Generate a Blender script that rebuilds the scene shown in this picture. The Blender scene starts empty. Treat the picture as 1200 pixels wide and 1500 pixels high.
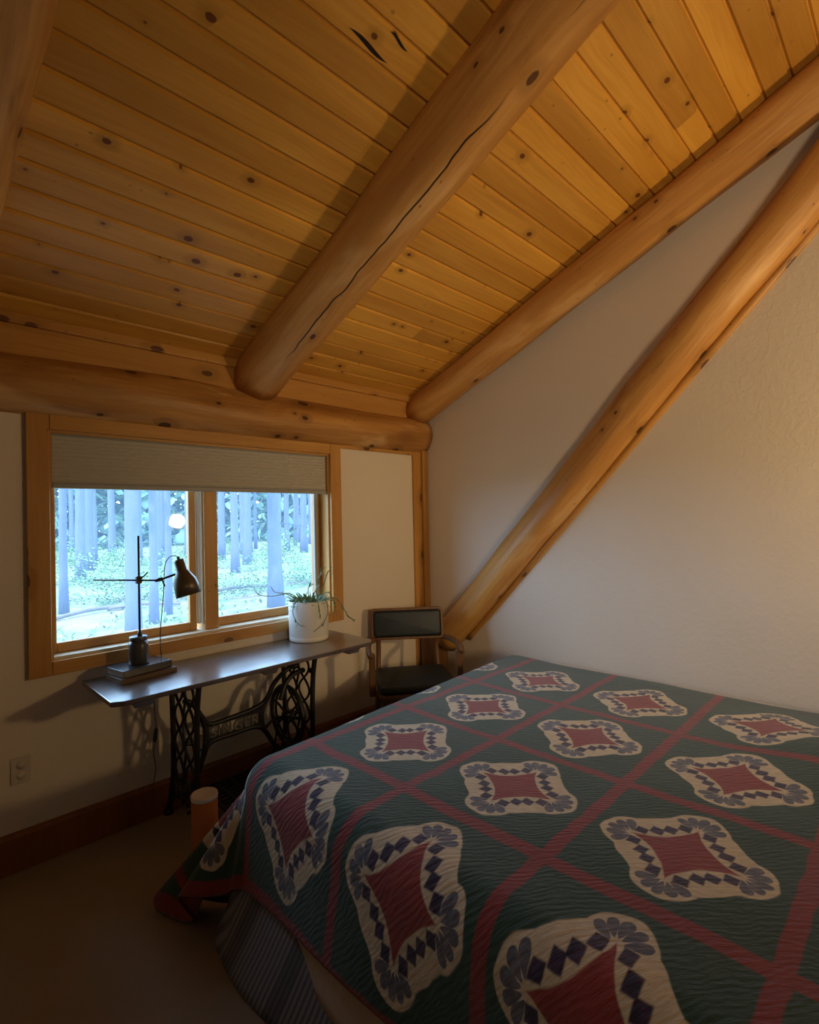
import bpy, bmesh, math, random
from mathutils import Vector, Matrix, noise as mnoise
sc = bpy.context.scene
COL = sc.collection
rnd = random.Random(7)
PI = math.pi

# ------------------------------------------------------------------ helpers
def link(o):
    COL.objects.link(o); return o

def tag(o, label=None, cat=None, group=None, kind=None):
    if label: o['label'] = label
    if cat: o['category'] = cat
    if group: o['group'] = group
    if kind: o['kind'] = kind
    return o

def empty(name, loc=(0, 0, 0), rz=0.0):
    o = bpy.data.objects.new(name, None); o.empty_display_size = .1
    o.location = loc; o.rotation_euler = (0, 0, rz)
    return link(o)

class MB:
    """collects geometry of one mesh object"""
    def __init__(s):
        s.v = []; s.f = []; s.uv = []; s.sm = []; s.tone = []
    def add(s, vs, fs, uvs=None, smooth=False, tone=.5):
        b = len(s.v); s.v += [tuple(v) for v in vs]
        for i, f in enumerate(fs):
            s.f.append([b + k for k in f]); s.sm.append(smooth)
            s.uv.append(uvs[i] if uvs else None); s.tone.append(tone)
        return s
    def box(s, x0, x1, y0, y1, z0, z1, tone=.5, M=None):
        """axis box, uv: v along the longest axis (metres)"""
        d = (x1 - x0, y1 - y0, z1 - z0); L = max(range(3), key=lambda k: d[k]); o = [k for k in range(3) if k != L]
        vs = [(x, y, z) for x in (x0, x1) for y in (y0, y1) for z in (z0, z1)]
        fs = [(0, 1, 3, 2), (4, 6, 7, 5), (0, 4, 5, 1), (2, 3, 7, 6), (0, 2, 6, 4), (1, 5, 7, 3)]
        ru, rv = rnd.random() * 20, rnd.random() * 20
        uvs = [[(vs[k][o[0]] + vs[k][o[1]] + ru, vs[k][L] + rv) for k in f] for f in fs]
        if M: vs = [M @ Vector(v) for v in vs]
        return s.add(vs, fs, uvs, tone=tone)
    def tube(s, pts, r, n=8, caps=True, closed=False):
        pts = [Vector(p) for p in pts]; m = len(pts)
        rr = r if isinstance(r, (list, tuple)) else [r] * m
        rings = []; up = None
        for i, p in enumerate(pts):
            if closed: t = pts[(i + 1) % m] - pts[i - 1]
            else: t = pts[min(i + 1, m - 1)] - pts[max(i - 1, 0)]
            t = t.normalized() if t.length > 1e-9 else Vector((0, 0, 1))
            if up is None:
                a = Vector((0, 0, 1)) if abs(t.z) < .9 else Vector((1, 0, 0))
                up = (a - t * a.dot(t)).normalized()
            else:
                up = up - t * up.dot(t); up = up.normalized() if up.length > 1e-6 else t.orthogonal().normalized()
            w = t.cross(up)
            rings.append([p + (up * math.cos(2 * PI * k / n) + w * math.sin(2 * PI * k / n)) * rr[i] for k in range(n)])
        vs = [v for R in rings for v in R]; fs = []
        for i in range(m if closed else m - 1):
            j = (i + 1) % m
            for k in range(n):
                fs.append((i * n + k, i * n + (k + 1) % n, j * n + (k + 1) % n, j * n + k))
        if caps and not closed:
            fs.append(tuple(range(n - 1, -1, -1))); fs.append(tuple((m - 1) * n + k for k in range(n)))
        return s.add(vs, fs, smooth=True)
    def lathe(s, prof, n=40, M=None, smooth=True):
        vs = []; fs = []
        for (r, z) in prof:
            for k in range(n): vs.append(Vector((r * math.cos(2 * PI * k / n), r * math.sin(2 * PI * k / n), z)))
        for i in range(len(prof) - 1):
            for k in range(n):
                fs.append((i * n + k, i * n + (k + 1) % n, (i + 1) * n + (k + 1) % n, (i + 1) * n + k))
        if prof[0][0] > 1e-5: fs.append(tuple(range(n - 1, -1, -1)))
        if prof[-1][0] > 1e-5: fs.append(tuple((len(prof) - 1) * n + k for k in range(n)))
        if M: vs = [M @ v for v in vs]
        return s.add(vs, fs, smooth=smooth)
    def prism(s, poly, axis, a0, a1, smooth=False):
        """extrude polygon (2d) along axis 0/1/2 between a0,a1"""
        def mk(p, a):
            if axis == 0: return (a, p[0], p[1])
            if axis == 1: return (p[0], a, p[1])
            return (p[0], p[1], a)
        n = len(poly); vs = [mk(p, a0) for p in poly] + [mk(p, a1) for p in poly]
        fs = [tuple(range(n)), tuple(range(2 * n - 1, n - 1, -1))] + [(i, n + i, n + (i + 1) % n, (i + 1) % n) for i in range(n)]
        return s.add(vs, fs, smooth=smooth)
    def build(s, name, mat, parent=None, bevel=0, seg=2, sub=0, solid=0):
        me = bpy.data.meshes.new(name); me.from_pydata(s.v, [], s.f)
        me.polygons.foreach_set('use_smooth', s.sm)
        ul = me.uv_layers.new(name='UVMap')
        k = 0
        for i, p in enumerate(me.polygons):
            u = s.uv[i]
            if u:
                for j, li in enumerate(p.loop_indices): ul.data[li].uv = u[j]
            else:
                for li in p.loop_indices:
                    c = me.vertices[me.loops[li].vertex_index].co; ul.data[li].uv = (c.x + c.y, c.z)
        at = me.attributes.new('tone', 'FLOAT', 'FACE'); at.data.foreach_set('value', s.tone)
        bm = bmesh.new(); bm.from_mesh(me); bmesh.ops.recalc_face_normals(bm, faces=bm.faces); bm.to_mesh(me); bm.free()
        me.materials.append(mat)
        o = bpy.data.objects.new(name, me); link(o)
        if parent: o.parent = parent
        if bevel:
            b = o.modifiers.new('b', 'BEVEL'); b.width = bevel; b.segments = seg; b.limit_method = 'ANGLE'; b.angle_limit = .7
        if solid:
            b = o.modifiers.new('s', 'SOLIDIFY'); b.thickness = solid
        if sub:
            b = o.modifiers.new('u', 'SUBSURF'); b.levels = sub; b.render_levels = sub
        return o

def smooth_path(ctrl, n=8):
    """Catmull-Rom through control points"""
    P = [Vector(p) for p in ctrl]; out = []
    for i in range(len(P) - 1):
        a = P[max(i - 1, 0)]; b = P[i]; c = P[i + 1]; d = P[min(i + 2, len(P) - 1)]
        for k in range(n):
            t = k / n
            out.append(.5 * ((2 * b) + (c - a) * t + (2 * a - 5 * b + 4 * c - d) * t * t + (3 * b - a - 3 * c + d) * t ** 3))
    out.append(P[-1]); return out

# ------------------------------------------------------------------ node maths
class X:
    """socket wrapper: arithmetic builds Math nodes"""
    def __init__(s, nt, v): s.nt = nt; s.v = v
    def _m(s, op, *a):
        n = s.nt.nodes.new('ShaderNodeMath'); n.operation = op
        for i, q in enumerate((s,) + a):
            q = q.v if isinstance(q, X) else q
            if isinstance(q, (int, float)): n.inputs[i].default_value = q
            else: s.nt.links.new(q, n.inputs[i])
        return X(s.nt, n.outputs[0])
    def __add__(s, o): return s._m('ADD', o)
    __radd__ = __add__
    def __sub__(s, o): return s._m('SUBTRACT', o)
    def __rsub__(s, o): return (s * -1) + o
    def __mul__(s, o): return s._m('MULTIPLY', o)
    __rmul__ = __mul__
    def __truediv__(s, o): return s._m('DIVIDE', o)
    def __lt__(s, o): return s._m('LESS_THAN', o)
    def __gt__(s, o): return s._m('GREATER_THAN', o)
    def abs(s): return s._m('ABSOLUTE')
    def floor(s): return s._m('FLOOR')
    def sqrt(s): return s._m('SQRT')
    def sin(s): return s._m('SINE')
    def cos(s): return s._m('COSINE')
    def pow(s, o): return s._m('POWER', o)
    def max(s, o): return s._m('MAXIMUM', o)
    def min(s, o): return s._m('MINIMUM', o)
    def mod(s, o): return s._m('FLOORED_MODULO', o)
    def atan2(s, o): return s._m('ARCTAN2', o)
    def step(s, a, b):
        n = s.nt.nodes.new('ShaderNodeMapRange'); n.interpolation_type = 'SMOOTHSTEP'
        s.nt.links.new(s.v, n.inputs[0]); n.inputs[1].default_value = a; n.inputs[2].default_value = b
        n.inputs[3].default_value = 0; n.inputs[4].default_value = 1
        return X(s.nt, n.outputs[0])
    def below(s, e, w):      # 1 when s < e, soft over w
        return 1 - s.step(e - w, e + w)

class Mat:
    def __init__(s, name, rough=.6, spec=.5):
        s.m = bpy.data.materials.new(name); s.m.use_nodes = True; s.nt = s.m.node_tree
        s.b = s.nt.nodes['Principled BSDF']; s.b.inputs['Roughness'].default_value = rough
        s.b.inputs['Specular IOR Level'].default_value = spec
    def node(s, t, **kw):
        n = s.nt.nodes.new(t)
        for k, v in kw.items(): setattr(n, k, v)
        return n
    def inp(s, n, k, v):
        if isinstance(v, X): v = v.v
        if hasattr(v, 'is_output') or isinstance(v, bpy.types.NodeSocket): s.nt.links.new(v, n.inputs[k])
        else: n.inputs[k].default_value = v
    def uv(s):
        n = s.node('ShaderNodeUVMap'); n.uv_map = 'UVMap'; return n.outputs[0]
    def obj(s): return s.node('ShaderNodeTexCoord').outputs['Object']
    def xyz(s, v):
        n = s.node('ShaderNodeSeparateXYZ'); s.inp(n, 0, v); return [X(s.nt, n.outputs[k]) for k in range(3)]
    def vec(s, x, y, z=0.0):
        n = s.node('ShaderNodeCombineXYZ')
        for k, v in enumerate((x, y, z)): s.inp(n, k, v)
        return n.outputs[0]
    def scale(s, v, sc3):
        n = s.node('ShaderNodeMapping'); s.inp(n, 0, v); n.inputs['Scale'].default_value = sc3; return n.outputs[0]
    def noise(s, v, scale=5, detail=3, rough=.5, dist=0):
        n = s.node('ShaderNodeTexNoise'); s.inp(n, 'Vector', v); n.inputs['Scale'].default_value = scale
        n.inputs['Detail'].default_value = detail; n.inputs['Roughness'].default_value = rough; n.inputs['Distortion'].default_value = dist
        return X(s.nt, n.outputs[0])
    def voro(s, v, scale=1.0, rand=1.0):
        n = s.node('ShaderNodeTexVoronoi'); n.voronoi_dimensions = '2D'; s.inp(n, 'Vector', v); n.inputs['Scale'].default_value = scale; n.inputs['Randomness'].default_value = rand
        return X(s.nt, n.outputs['Distance']), n.outputs['Color']
    def mix(s, f, a, b, mode='MIX'):
        n = s.node('ShaderNodeMix', data_type='RGBA', blend_type=mode)
        s.inp(n, 0, f)
        for k, v in ((6, a), (7, b)):
            if isinstance(v, (tuple, list)): v = tuple(v)[:3] + (1,)
            s.inp(n, k, v)
        return n.outputs[2]
    def color(s, c):
        if isinstance(c, (tuple, list)): c = tuple(c)[:3] + (1,)
        s.inp(s.b, 'Base Color', c)
    def bump(s, h, strength=.3, dist=.01):
        n = s.node('ShaderNodeBump'); s.inp(n, 'Height', h); n.inputs['Strength'].default_value = strength; n.inputs['Distance'].default_value = dist
        s.nt.links.new(n.outputs[0], s.b.inputs['Normal'])

def wood(name, light, dark, knot=(.10, .035, .012), rough=.42, knots=(5.5, 2.0), kth=.62, kr=.13, grain=1.0, tone=.35, bump=.12, spec=.4, seed=0.0, crack=False, plank=False, patch=0, splits=()):
    m = Mat(name, rough, spec)
    uv = m.uv(); u, v, _ = m.xyz(uv)
    u = u + seed * 3.17; v = v + seed * 5.3
    base = m.vec(u, v)
    warp = m.noise(m.scale(base, (3, 1.2, 1)), 1.5, 2)
    gv = m.vec(u * 70 + warp * 6, v * 2.2)
    g = m.noise(gv, 1.0, 4, .6)
    broad = m.noise(m.scale(base, (7, .9, 1)), 1.0, 3)
    f = (g * .5 * grain + broad * .9 - .25 * grain)
    c = m.mix(f.step(.2, .85), dark, light)
    at = m.node('ShaderNodeAttribute'); at.attribute_name = 'tone'
    t = X(m.nt, at.outputs['Fac'])
    c = m.mix(1.0, c, m.vec((t - .5) * tone + 1.0, (t - .5) * tone * 1.1 + 1.0, (t - .5) * tone * .9 + 1.0), 'MULTIPLY')
    d, cc = m.voro(m.vec(u * knots[0], v * knots[1]), 1.0)
    r_, g_, b_ = m.xyz(cc)
    size = (r_ - kth).max(0.0) * kr / (1 - kth)
    dist = d + (m.noise(base, 30, 2) - .5) * .035 + (m.noise(base, 8, 1) - .5) * .05
    k = (size * 1.0 - dist)
    core = k.step(-.012, .02) * (r_ > kth)
    halo = (size * 2.6 - dist).step(-.1, .1) * (r_ > kth)
    c = m.mix(halo * .45, c, tuple(q * .62 for q in dark))
    if patch:
        pn = m.noise(m.vec(u * 5, v * 1.1, 3.0), 1.0, 3, .6, .5)
        c = m.mix(pn.step(.54, .66) * patch, c, (.80, .55, .27))
        pn2 = m.noise(m.vec(u * 6, v * 1.6, 8.0), 1.0, 3, .6, .5)
        c = m.mix(pn2.step(.56, .70) * .6, c, (.24, .10, .03))
    d2, c2 = m.voro(m.vec(u * 15 + warp, v * 11), 1.0)
    r2, _, _ = m.xyz(c2)
    pin = ((r2 - .82).max(0.0) * .5 - d2).step(-.015, .02) * (r2 > .82)
    c = m.mix(pin * .6, c, tuple(q * .45 for q in dark))
    c = m.mix(core * .9, c, knot)
    if crack:
        cu = u + (m.noise(m.vec(.0, v * 2.2), 1.0, 3) - .5) * .09
        line = (cu - crack).abs().below(.0035, .002) * m.noise(m.vec(.5, v * .9), 1.0, 1).step(.40, .46)
        c = m.mix(line, c, (.012, .006, .003))
    if splits:      # open splits in the boards (object space)
        ox, oy, _ = m.xyz(m.obj())
        for (x0, x1, yc, w) in splits:
            t_ = (ox - (x0 + x1) / 2) / ((x1 - x0) / 2)
            half = (1 - t_ * t_).max(0.0) * w
            c = m.mix(((oy - yc - (t_ * 2.2).sin() * .006).abs() - half).below(0, .0015) * (t_.abs() < 1.0), c, (.012, .005, .002))
    m.color(c); m.bump(g + broad * 2 - core, bump, .004)
    return m.m

def plain(name, col, rough=.6, spec=.5, var=.15, scale=20, metal=0, bump=0):
    m = Mat(name, rough, spec); o = m.obj(); n = m.noise(o, scale, 3)
    m.color(m.mix(n, tuple(c * (1 - var) for c in col), tuple(min(1, c * (1 + var)) for c in col)))
    m.b.inputs['Metallic'].default_value = metal
    if bump: m.bump(n, bump, .004)
    return m.m

# ------------------------------------------------------------------ materials
PINE_L, PINE_D = (.74, .40, .105), (.52, .245, .052)
M_ceil = wood('pine_planks', (.77, .43, .082), (.56, .272, .042), knots=(7.0, 5.2), kth=.60, kr=.10, tone=.42, rough=.38, splits=((-1.995, -1.815, -1.574, .007), (-1.87, -1.775, -1.636, .005)), knot=(.12, .028, .006))
M_log = wood('peeled_log', (.72, .41, .13), (.42, .19, .045), knots=(6.0, 4.0), kth=.72, kr=.12, rough=.45, bump=.5, grain=.8, patch=.35, knot=(.07, .022, .008))
M_log_crack = wood('peeled_log_cracked', (.72, .41, .13), (.42, .19, .045), knots=(6.0, 4.0), kth=.72, kr=.12, rough=.45, bump=.5, grain=.8, patch=.35, knot=(.07, .022, .008), crack=-.05)
M_beam = wood('wall_log', (.64, .34, .10), (.30, .13, .03), knots=(7.0, 4.4), kth=.55, kr=.17, rough=.42, bump=.5, grain=.8, seed=2.0, patch=.5, knot=(.045, .016, .008))
M_trim = wood('pine_trim', (.62, .33, .09), (.42, .20, .045), knots=(7, 3.5), kth=.75, kr=.13, rough=.4)
M_base = wood('dark_pine_baseboard', (.33, .13, .035), (.20, .07, .018), knots=(7, 3.5), kth=.8, kr=.1, rough=.42)
M_table = wood('dark_stained_top', (.105, .060, .042), (.040, .022, .016), knots=(5, 3.0), kth=.9, kr=.08, rough=.3, spec=.6)
M_table.node_tree.nodes['Principled BSDF'].inputs['Coat Weight'].default_value = 1.0
M_table.node_tree.nodes['Principled BSDF'].inputs['Coat Roughness'].default_value = .22
M_table.node_tree.nodes['Principled BSDF'].inputs['Coat IOR'].default_value = 1.65
M_chairwood = wood('oak_chair', (.24, .115, .045), (.13, .058, .022), knots=(5, 3.0), kth=.97, kr=.03, rough=.4)

def make_wall():
    m = Mat('plaster', .75, .25)
    o = m.obj()
    a = m.noise(o, 34, 3, .55, .6); b = m.noise(o, 90, 2)
    m.color(m.mix(m.noise(o, 2.5, 2), (.70, .63, .53), (.76, .69, .585)))
    m.bump(a.step(.45, .62) * 1.0 + b * .25, .13, .005)
    return m.m
M_wall = make_wall()

def make_carpet():
    m = Mat('carpet', .95, .1); o = m.obj()
    n = m.noise(o, 240, 2); b = m.noise(o, 3, 3)
    m.color(m.mix(b * .5 + n * .5, (.29, .225, .15), (.42, .335, .24))); m.bump(n + b, .6, .01)
    return m.m
M_carpet = make_carpet()
M_iron = plain('black_cast_iron', (.012, .012, .013), .45, .5, .3, 40)
M_iron_grey = plain('worn_iron_lettering', (.17, .165, .15), .5, .5, .2, 60)
M_blackmetal = plain('black_metal', (.02, .018, .02), .4, .5, .2, 30, 0)
M_brass = plain('dark_bronze_shade', (.12, .095, .065), .38, .5, .25, 25, .6)
M_jar = plain('dark_grey_jar', (.055, .055, .055), .3, .5, .3, 30)
M_vinyl = plain('black_green_vinyl', (.012, .019, .018), .45, .5, .25, 14, 0, .05)
M_vinyl_seat = plain('black_green_vinyl_seat', (.013, .020, .016), .5, .4, .35, 9, 0, .1)
M_pot = plain('white_ceramic', (.74, .74, .70), .45, .5, .03, 12)
M_soil = plain('soil', (.03, .02, .012), .95, .1, .4, 60, 0, .5)
M_leaf = plain('plant_green', (.16, .27, .13), .5, .4, .4, 30)
M_stem = plain('plant_stem', (.19, .22, .10), .6, .3, .3, 30)
M_shadefab = plain('grey_shade_fabric', (.58, .56, .51), .9, .1, .03, 60)
M_shaderail = plain('shade_rail', (.33, .33, .32), .5, .4, .05, 20)
M_plastic = plain('almond_plastic', (.60, .54, .45), .4, .5, .03, 10)
M_bookblack = plain('black_book_cover', (.015, .016, .02), .22, 1.0, .3, 20)
M_bookbrown = plain('brown_book_cover', (.13, .085, .055), .55, .4, .2, 20)
M_page = plain('page_block', (.42, .39, .34), .9, .1, .12, 300)
M_can = plain('orange_canister', (.48, .165, .045), .6, .4, .1, 14)
M_white = plain('white_plastic', (.80, .80, .80), .5, .4, .02, 10)
M_grey = plain('grey_aluminium', (.30, .31, .31), .5, .5, .06, 20)
M_cream = plain('cream_blanket', (.47, .36, .25), .95, .1, .12, 40, 0, .3)
M_mattress = plain('white_mattress', (.6, .58, .54), .9, .1, .05, 20)
M_strip = plain('light_weatherstrip', (.70, .62, .48), .6, .3, .05, 20)

def make_skirt():
    m = Mat('striped_ticking', .95, .1)
    u, v, _ = m.xyz(m.uv())
    w = u + v * .25
    fine = (w * 310).sin(); wide = (w * 21).sin() + (w * 47).sin() * .6
    c = m.mix(fine.step(-.6, .6), (.26, .25, .25), (.14, .14, .155))
    c = m.mix(wide.step(.3, 1.1) * .6, c, (.075, .082, .10))
    m.color(c); m.bump(fine, .15, .003)
    return m.m
M_skirt = make_skirt()

def make_quilt():
    m = Mat('quilt_patchwork', .92, .12)
    S = .503
    u, v, _ = m.xyz(m.uv())
    uv = m.uv()
    wn = m.noise(uv, 9, 2); wn2 = m.noise(m.scale(uv, (1.3, .9, 1)), 11, 2)
    fn = m.noise(uv, 160, 3); fn2 = m.noise(uv, 14, 3)
    U = u + (wn - .5) * .018; V = v + (wn2 - .5) * .018
    U0 = -1.628; V0 = -1.394
    cu = (U - (U0 - S / 2)) / S; cv = (V - (V0 - S / 2)) / S
    iu = cu.floor(); iv = cv.floor()
    a = (cu - iu - .5); b = (cv - iv - .5)
    a0, b0 = a, b
    a = a.abs(); b = b.abs()
    p = a.max(b); q = a.min(b)            # p >= q >= 0
    W = .006
    # cream shape: four lobes and a waist
    lobe = ((p - .256) * (p - .256) + q * q).sqrt() - .156
    ripple = ((a0 * 40).sin() + (b0 * 43).sin()) * .003
    dia = (p + q - .445).max((p - .315) * 1.2)
    cream = (lobe.min(dia * .8) + ripple).below(0, W)
    # red centre with concave sides
    s_ = (p - q) * .7071; w_ = (p + q) * .7071
    red = (w_ - s_ * s_ * 1.3 - .138).below(0, W)
    # purple squares along the sides
    def sq(cx, cy, h): return ((p - cx).abs().max((q - cy).abs())).below(h, W)
    dm = sq(.229, .062, .031).max(sq(.164, .114, .031))
    # fan petals around every red tip
    th = q.atan2(p - .246); r = ((p - .246) * (p - .246) + q * q).sqrt()
    A = 30 * PI / 180
    tm = (th + A / 2).mod(A) - A / 2
    lx = r * tm.cos(); ly = r * tm.sin()
    pet = (((lx - .086) / .054).pow(2.0) + (ly / (lx * .25 + .002)).pow(2.0)).below(1.0, .12) * (th < 76 * PI / 180)
    # sashing between the blocks
    ea = .5 - a; eb = .5 - b
    hw = .040
    sa = ea.below(hw, W) * (u < -.55); sb = eb.below(hw, W)
    sash = sa.max(sb)
    inside = (iu > -1.5) * (iu < 2.5) * (iv < 1.5)
    wn3 = m.noise(m.vec(iu * 3.7 + .3, iv * 5.1 + .2), 3, 1)
    green = m.mix(fn2, (.019, .052, .031), (.032, .082, .050))
    redc = m.mix(fn2, (.235, .030, .024), (.33, .052, .038))
    sashc = m.mix(fn2, (.20, .024, .021), (.285, .042, .032))
    creamc = m.mix(fn2, (.60, .50, .31), (.72, .62, .42))
    petc = m.mix(m.noise(uv, 30, 2).step(.4, .6), (.115, .125, .155), (.175, .17, .185))
    dmc = m.mix(m.noise(uv, 26, 1).step(.4, .6), (.030, .020, .048), (.060, .034, .075))
    c = m.mix(sash, green, sashc)
    cream = cream * inside; dm = dm * inside; red = red * inside
    c = m.mix(cream, c, creamc)
    c = m.mix(pet * cream, c, petc)
    c = m.mix(dm, c, dmc)
    c = m.mix(red, c, redc)
    # stitched rows
    ang = (u - v * 1.0) * 1.0
    rows = ((u + v + (wn - .5) * .10) * 300).sin()
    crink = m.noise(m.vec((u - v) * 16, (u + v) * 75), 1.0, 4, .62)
    c = m.mix(crink.step(.62, .38) * .35, c, m.mix(1.0, c, (.55, .55, .55), 'MULTIPLY'))  # crease shade painted into the cloth colour where the crinkle dips
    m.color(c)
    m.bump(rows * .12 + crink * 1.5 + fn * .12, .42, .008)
    m.b.inputs['Sheen Weight'].default_value = .25
    m.b.inputs['Sheen Roughness'].default_value = .6
    return m.m
M_quilt = make_quilt()
M_bind = plain('quilt_binding', (.10, .022, .022), .9, .1, .2, 60)

def make_glass(name, haze, tint):
    m = bpy.data.materials.new(name); m.use_nodes = True; nt = m.node_tree; nt.nodes.clear()
    out = nt.nodes.new('ShaderNodeOutputMaterial')
    tr = nt.nodes.new('ShaderNodeBsdfTransparent'); tr.inputs[0].default_value = (.94, .97, 1, 1)
    tl = nt.nodes.new('ShaderNodeBsdfTranslucent'); tl.inputs[0].default_value = tint + (1,)
    gl = nt.nodes.new('ShaderNodeBsdfGlossy'); gl.inputs['Roughness'].default_value = .02
    a = nt.nodes.new('ShaderNodeMixShader'); a.inputs[0].default_value = haze
    b = nt.nodes.new('ShaderNodeMixShader'); b.inputs[0].default_value = .006
    nt.links.new(tr.outputs[0], a.inputs[1]); nt.links.new(tl.outputs[0], a.inputs[2])
    nt.links.new(a.outputs[0], b.inputs[1]); nt.links.new(gl.outputs[0], b.inputs[2]); nt.links.new(b.outputs[0], out.inputs[0])
    return m
M_glass = make_glass('glass_with_painted_haze', .06, (.50, .70, 1.0))  # outdoor haze put into the pane as a blue translucent tint

# outdoors
def make_bark():
    m = Mat('haze_blue_bark', .95, .1); o = m.obj()
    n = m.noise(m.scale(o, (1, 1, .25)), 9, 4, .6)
    m.color(m.mix(n, (.055, .068, .11), (.10, .115, .165))); m.bump(n, .6, .05)  # blue of haze and sky light put into the bark colour
    return m.m
M_bark = make_bark()
def make_ground():
    m = Mat('forest_floor', .95, .1); o = m.obj()
    n = m.noise(o, 1.3, 4, .6); n2 = m.noise(o, 9, 3)
    c = m.mix(n.step(.35, .65), (.15, .12, .085), (.085, .135, .05))
    c = m.mix(n2.step(.5, .75) * .6, c, (.27, .255, .17))
    m.color(c); m.bump(n2, .7, .1)
    return m.m
M_ground = make_ground()
M_bush = plain('shrub_leaves', (.095, .185, .055), .7, .3, .4, 3)
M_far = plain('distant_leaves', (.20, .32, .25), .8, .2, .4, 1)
M_needle = plain('tree_needles', (.05, .095, .045), .8, .2, .4, 3)
M_deadwood = plain('fallen_wood', (.11, .09, .08), .9, .2, .3, 8)

# ------------------------------------------------------------------ room shell
SL = .41; Z0 = 2.45                      # ceiling: z = Z0 - SL*y  (y < 0 is into the room)
XL, YB = -4.3, -6.2                      # left wall, rear wall
OX0, OX1, OZ0, OZ1 = -2.527, -.945, .884, 1.945   # window opening

def structure(o, label=None, cat=None):
    o['kind'] = 'structure'
    if label: o['label'] = label
    if cat: o['category'] = cat
    return o

mb = MB(); mb.box(XL - .15, .15, YB - .15, .16, -.12, 0)
structure(mb.build('floor', M_carpet), 'beige carpeted bedroom floor', 'floor')
mb = MB()
mb.box(XL - .15, OX0, 0, .16, 0, 2.7); mb.box(OX1, .15, 0, .16, 0, 2.7)
mb.box(OX0, OX1, 0, .16, 0, OZ0); mb.box(OX0, OX1, 0, .16, OZ1, 2.7)
structure(mb.build('wall_front', M_wall), 'off-white window wall below the sloped ceiling', 'wall')
mb = MB(); mb.prism([(.16, 0), (.16, 2.6), (0, 2.62), (YB, Z0 - SL * YB + .2), (YB, 0)], 0, 0, .15)
structure(mb.build('wall_right', M_wall), 'large textured off-white wall beside the bed', 'wall')
mb = MB(); mb.prism([(.16, 0), (.16, 2.6), (0, 2.62), (YB, Z0 - SL * YB + .2), (YB, 0)], 0, XL - .15, XL)
structure(mb.build('wall_left', M_wall))
mb = MB(); mb.box(XL - .15, .15, YB - .15, YB, 0, Z0 - SL * YB + .3)
structure(mb.build('wall_rear', M_wall))

# ceiling of tongue-and-groove planks running along x
mb = MB()
P = .1025; k = 0; y = .16 - .0085
y = -.0085 + P * 2
nrm = Vector((0, -SL, -1)).normalized()
def cpt(x, y, d=0): return Vector((x, y, Z0 - SL * y)) + Vector((0, -SL, -1)).normalized() * d
while y > YB - .2:
    y1 = y - P
    xs = [XL - .15]
    xx = XL + rnd.uniform(.3, 14)
    while xx < -.2:
        xs.append(xx); xx += rnd.uniform(2.6, 4.2)
    xs.append(.15)
    for a, b in zip(xs[:-1], xs[1:]):
        g = .006; dp = .010
        ya, yb = y - g * .5, y1 + g * .5
        prof = [(y, -.0), (ya, .0), (ya - g, dp), (yb + g, dp), (yb, .0), (y1, -.0)]
        ru, rv = rnd.random() * 30, rnd.random() * 30
        t = rnd.random()
        vs = []; fs = []; uvs = []
        for (yy, d) in prof:
            vs += [cpt(a + .0005, yy, d), cpt(b - .0005, yy, d)]
        L = 1.081
        for i in range(len(prof) - 1):
            fs.append((2 * i, 2 * i + 1, 2 * i + 3, 2 * i + 2))
            f = fs[-1]
            uvs.append([(vs[q].y * L + ru, vs[q].x + rv) for q in f])
        mb.add(vs, fs, uvs, tone=t)
    y = y1
# roof deck above the planks closes the mesh
T = .16
vs = [cpt(XL - .3, .7, -.02), cpt(.3, .7, -.02), cpt(.3, YB - .3, -.02), cpt(XL - .3, YB - .3, -.02)]
vs2 = [v + Vector((0, 0, T)) for v in vs]
mb.add(vs + vs2, [(0, 1, 2, 3), (7, 6, 5, 4), (0, 4, 5, 1), (1, 5, 6, 2), (2, 6, 7, 3), (3, 7, 4, 0)])
structure(mb.build('ceiling', M_ceil), 'sloped knotty pine plank ceiling', 'ceiling')

mb = MB()
mb.prism([(0, 0), (-.022, 0), (-.022, .150), (-.012, .166), (0, .168)], 0, XL, -.02)
structure(mb.build('baseboard_front', M_base), 'dark wooden baseboard along the window wall', 'baseboard')
mb = MB(); mb.prism([(0, 0), (-.022, 0), (-.022, .150), (-.012, .166), (0, .168)], 1, YB, -.21)
structure(mb.build('baseboard_right', M_base))
# frieze board and crown strip between wall log and ceiling
mb = MB(); mb.box(XL, -.001, -.012, 0, 2.17, 2.415)
structure(mb.build('trim_1', M_trim), 'pine frieze board between wall log and ceiling', 'trim')
mb = MB(); mb.box(XL, -.001, -.034, 0, 2.40, 2.452)
structure(mb.build('trim_2', M_trim, bevel=.008), 'narrow pine strip along the foot of the ceiling', 'trim')
mb = MB(); mb.box(-.857, -.147, -.018, 0, 1.992, 2.04)
structure(mb.build('trim_3', M_trim, bevel=.003), 'thin pine strip above the white panel', 'trim')
# corner boards right of the white panel
mb = MB(); mb.box(-.146, -.062, -.020, 0, .168, 2.07)
structure(mb.build('trim_4', M_trim, bevel=.003), 'pine corner board right of the white panel', 'trim')
mb = MB(); mb.box(-.060, -.001, -.040, 0, .168, 2.09)
structure(mb.build('trim_5', M_trim, bevel=.008), 'darker corner strip in the angle of the two walls', 'trim')

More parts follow.
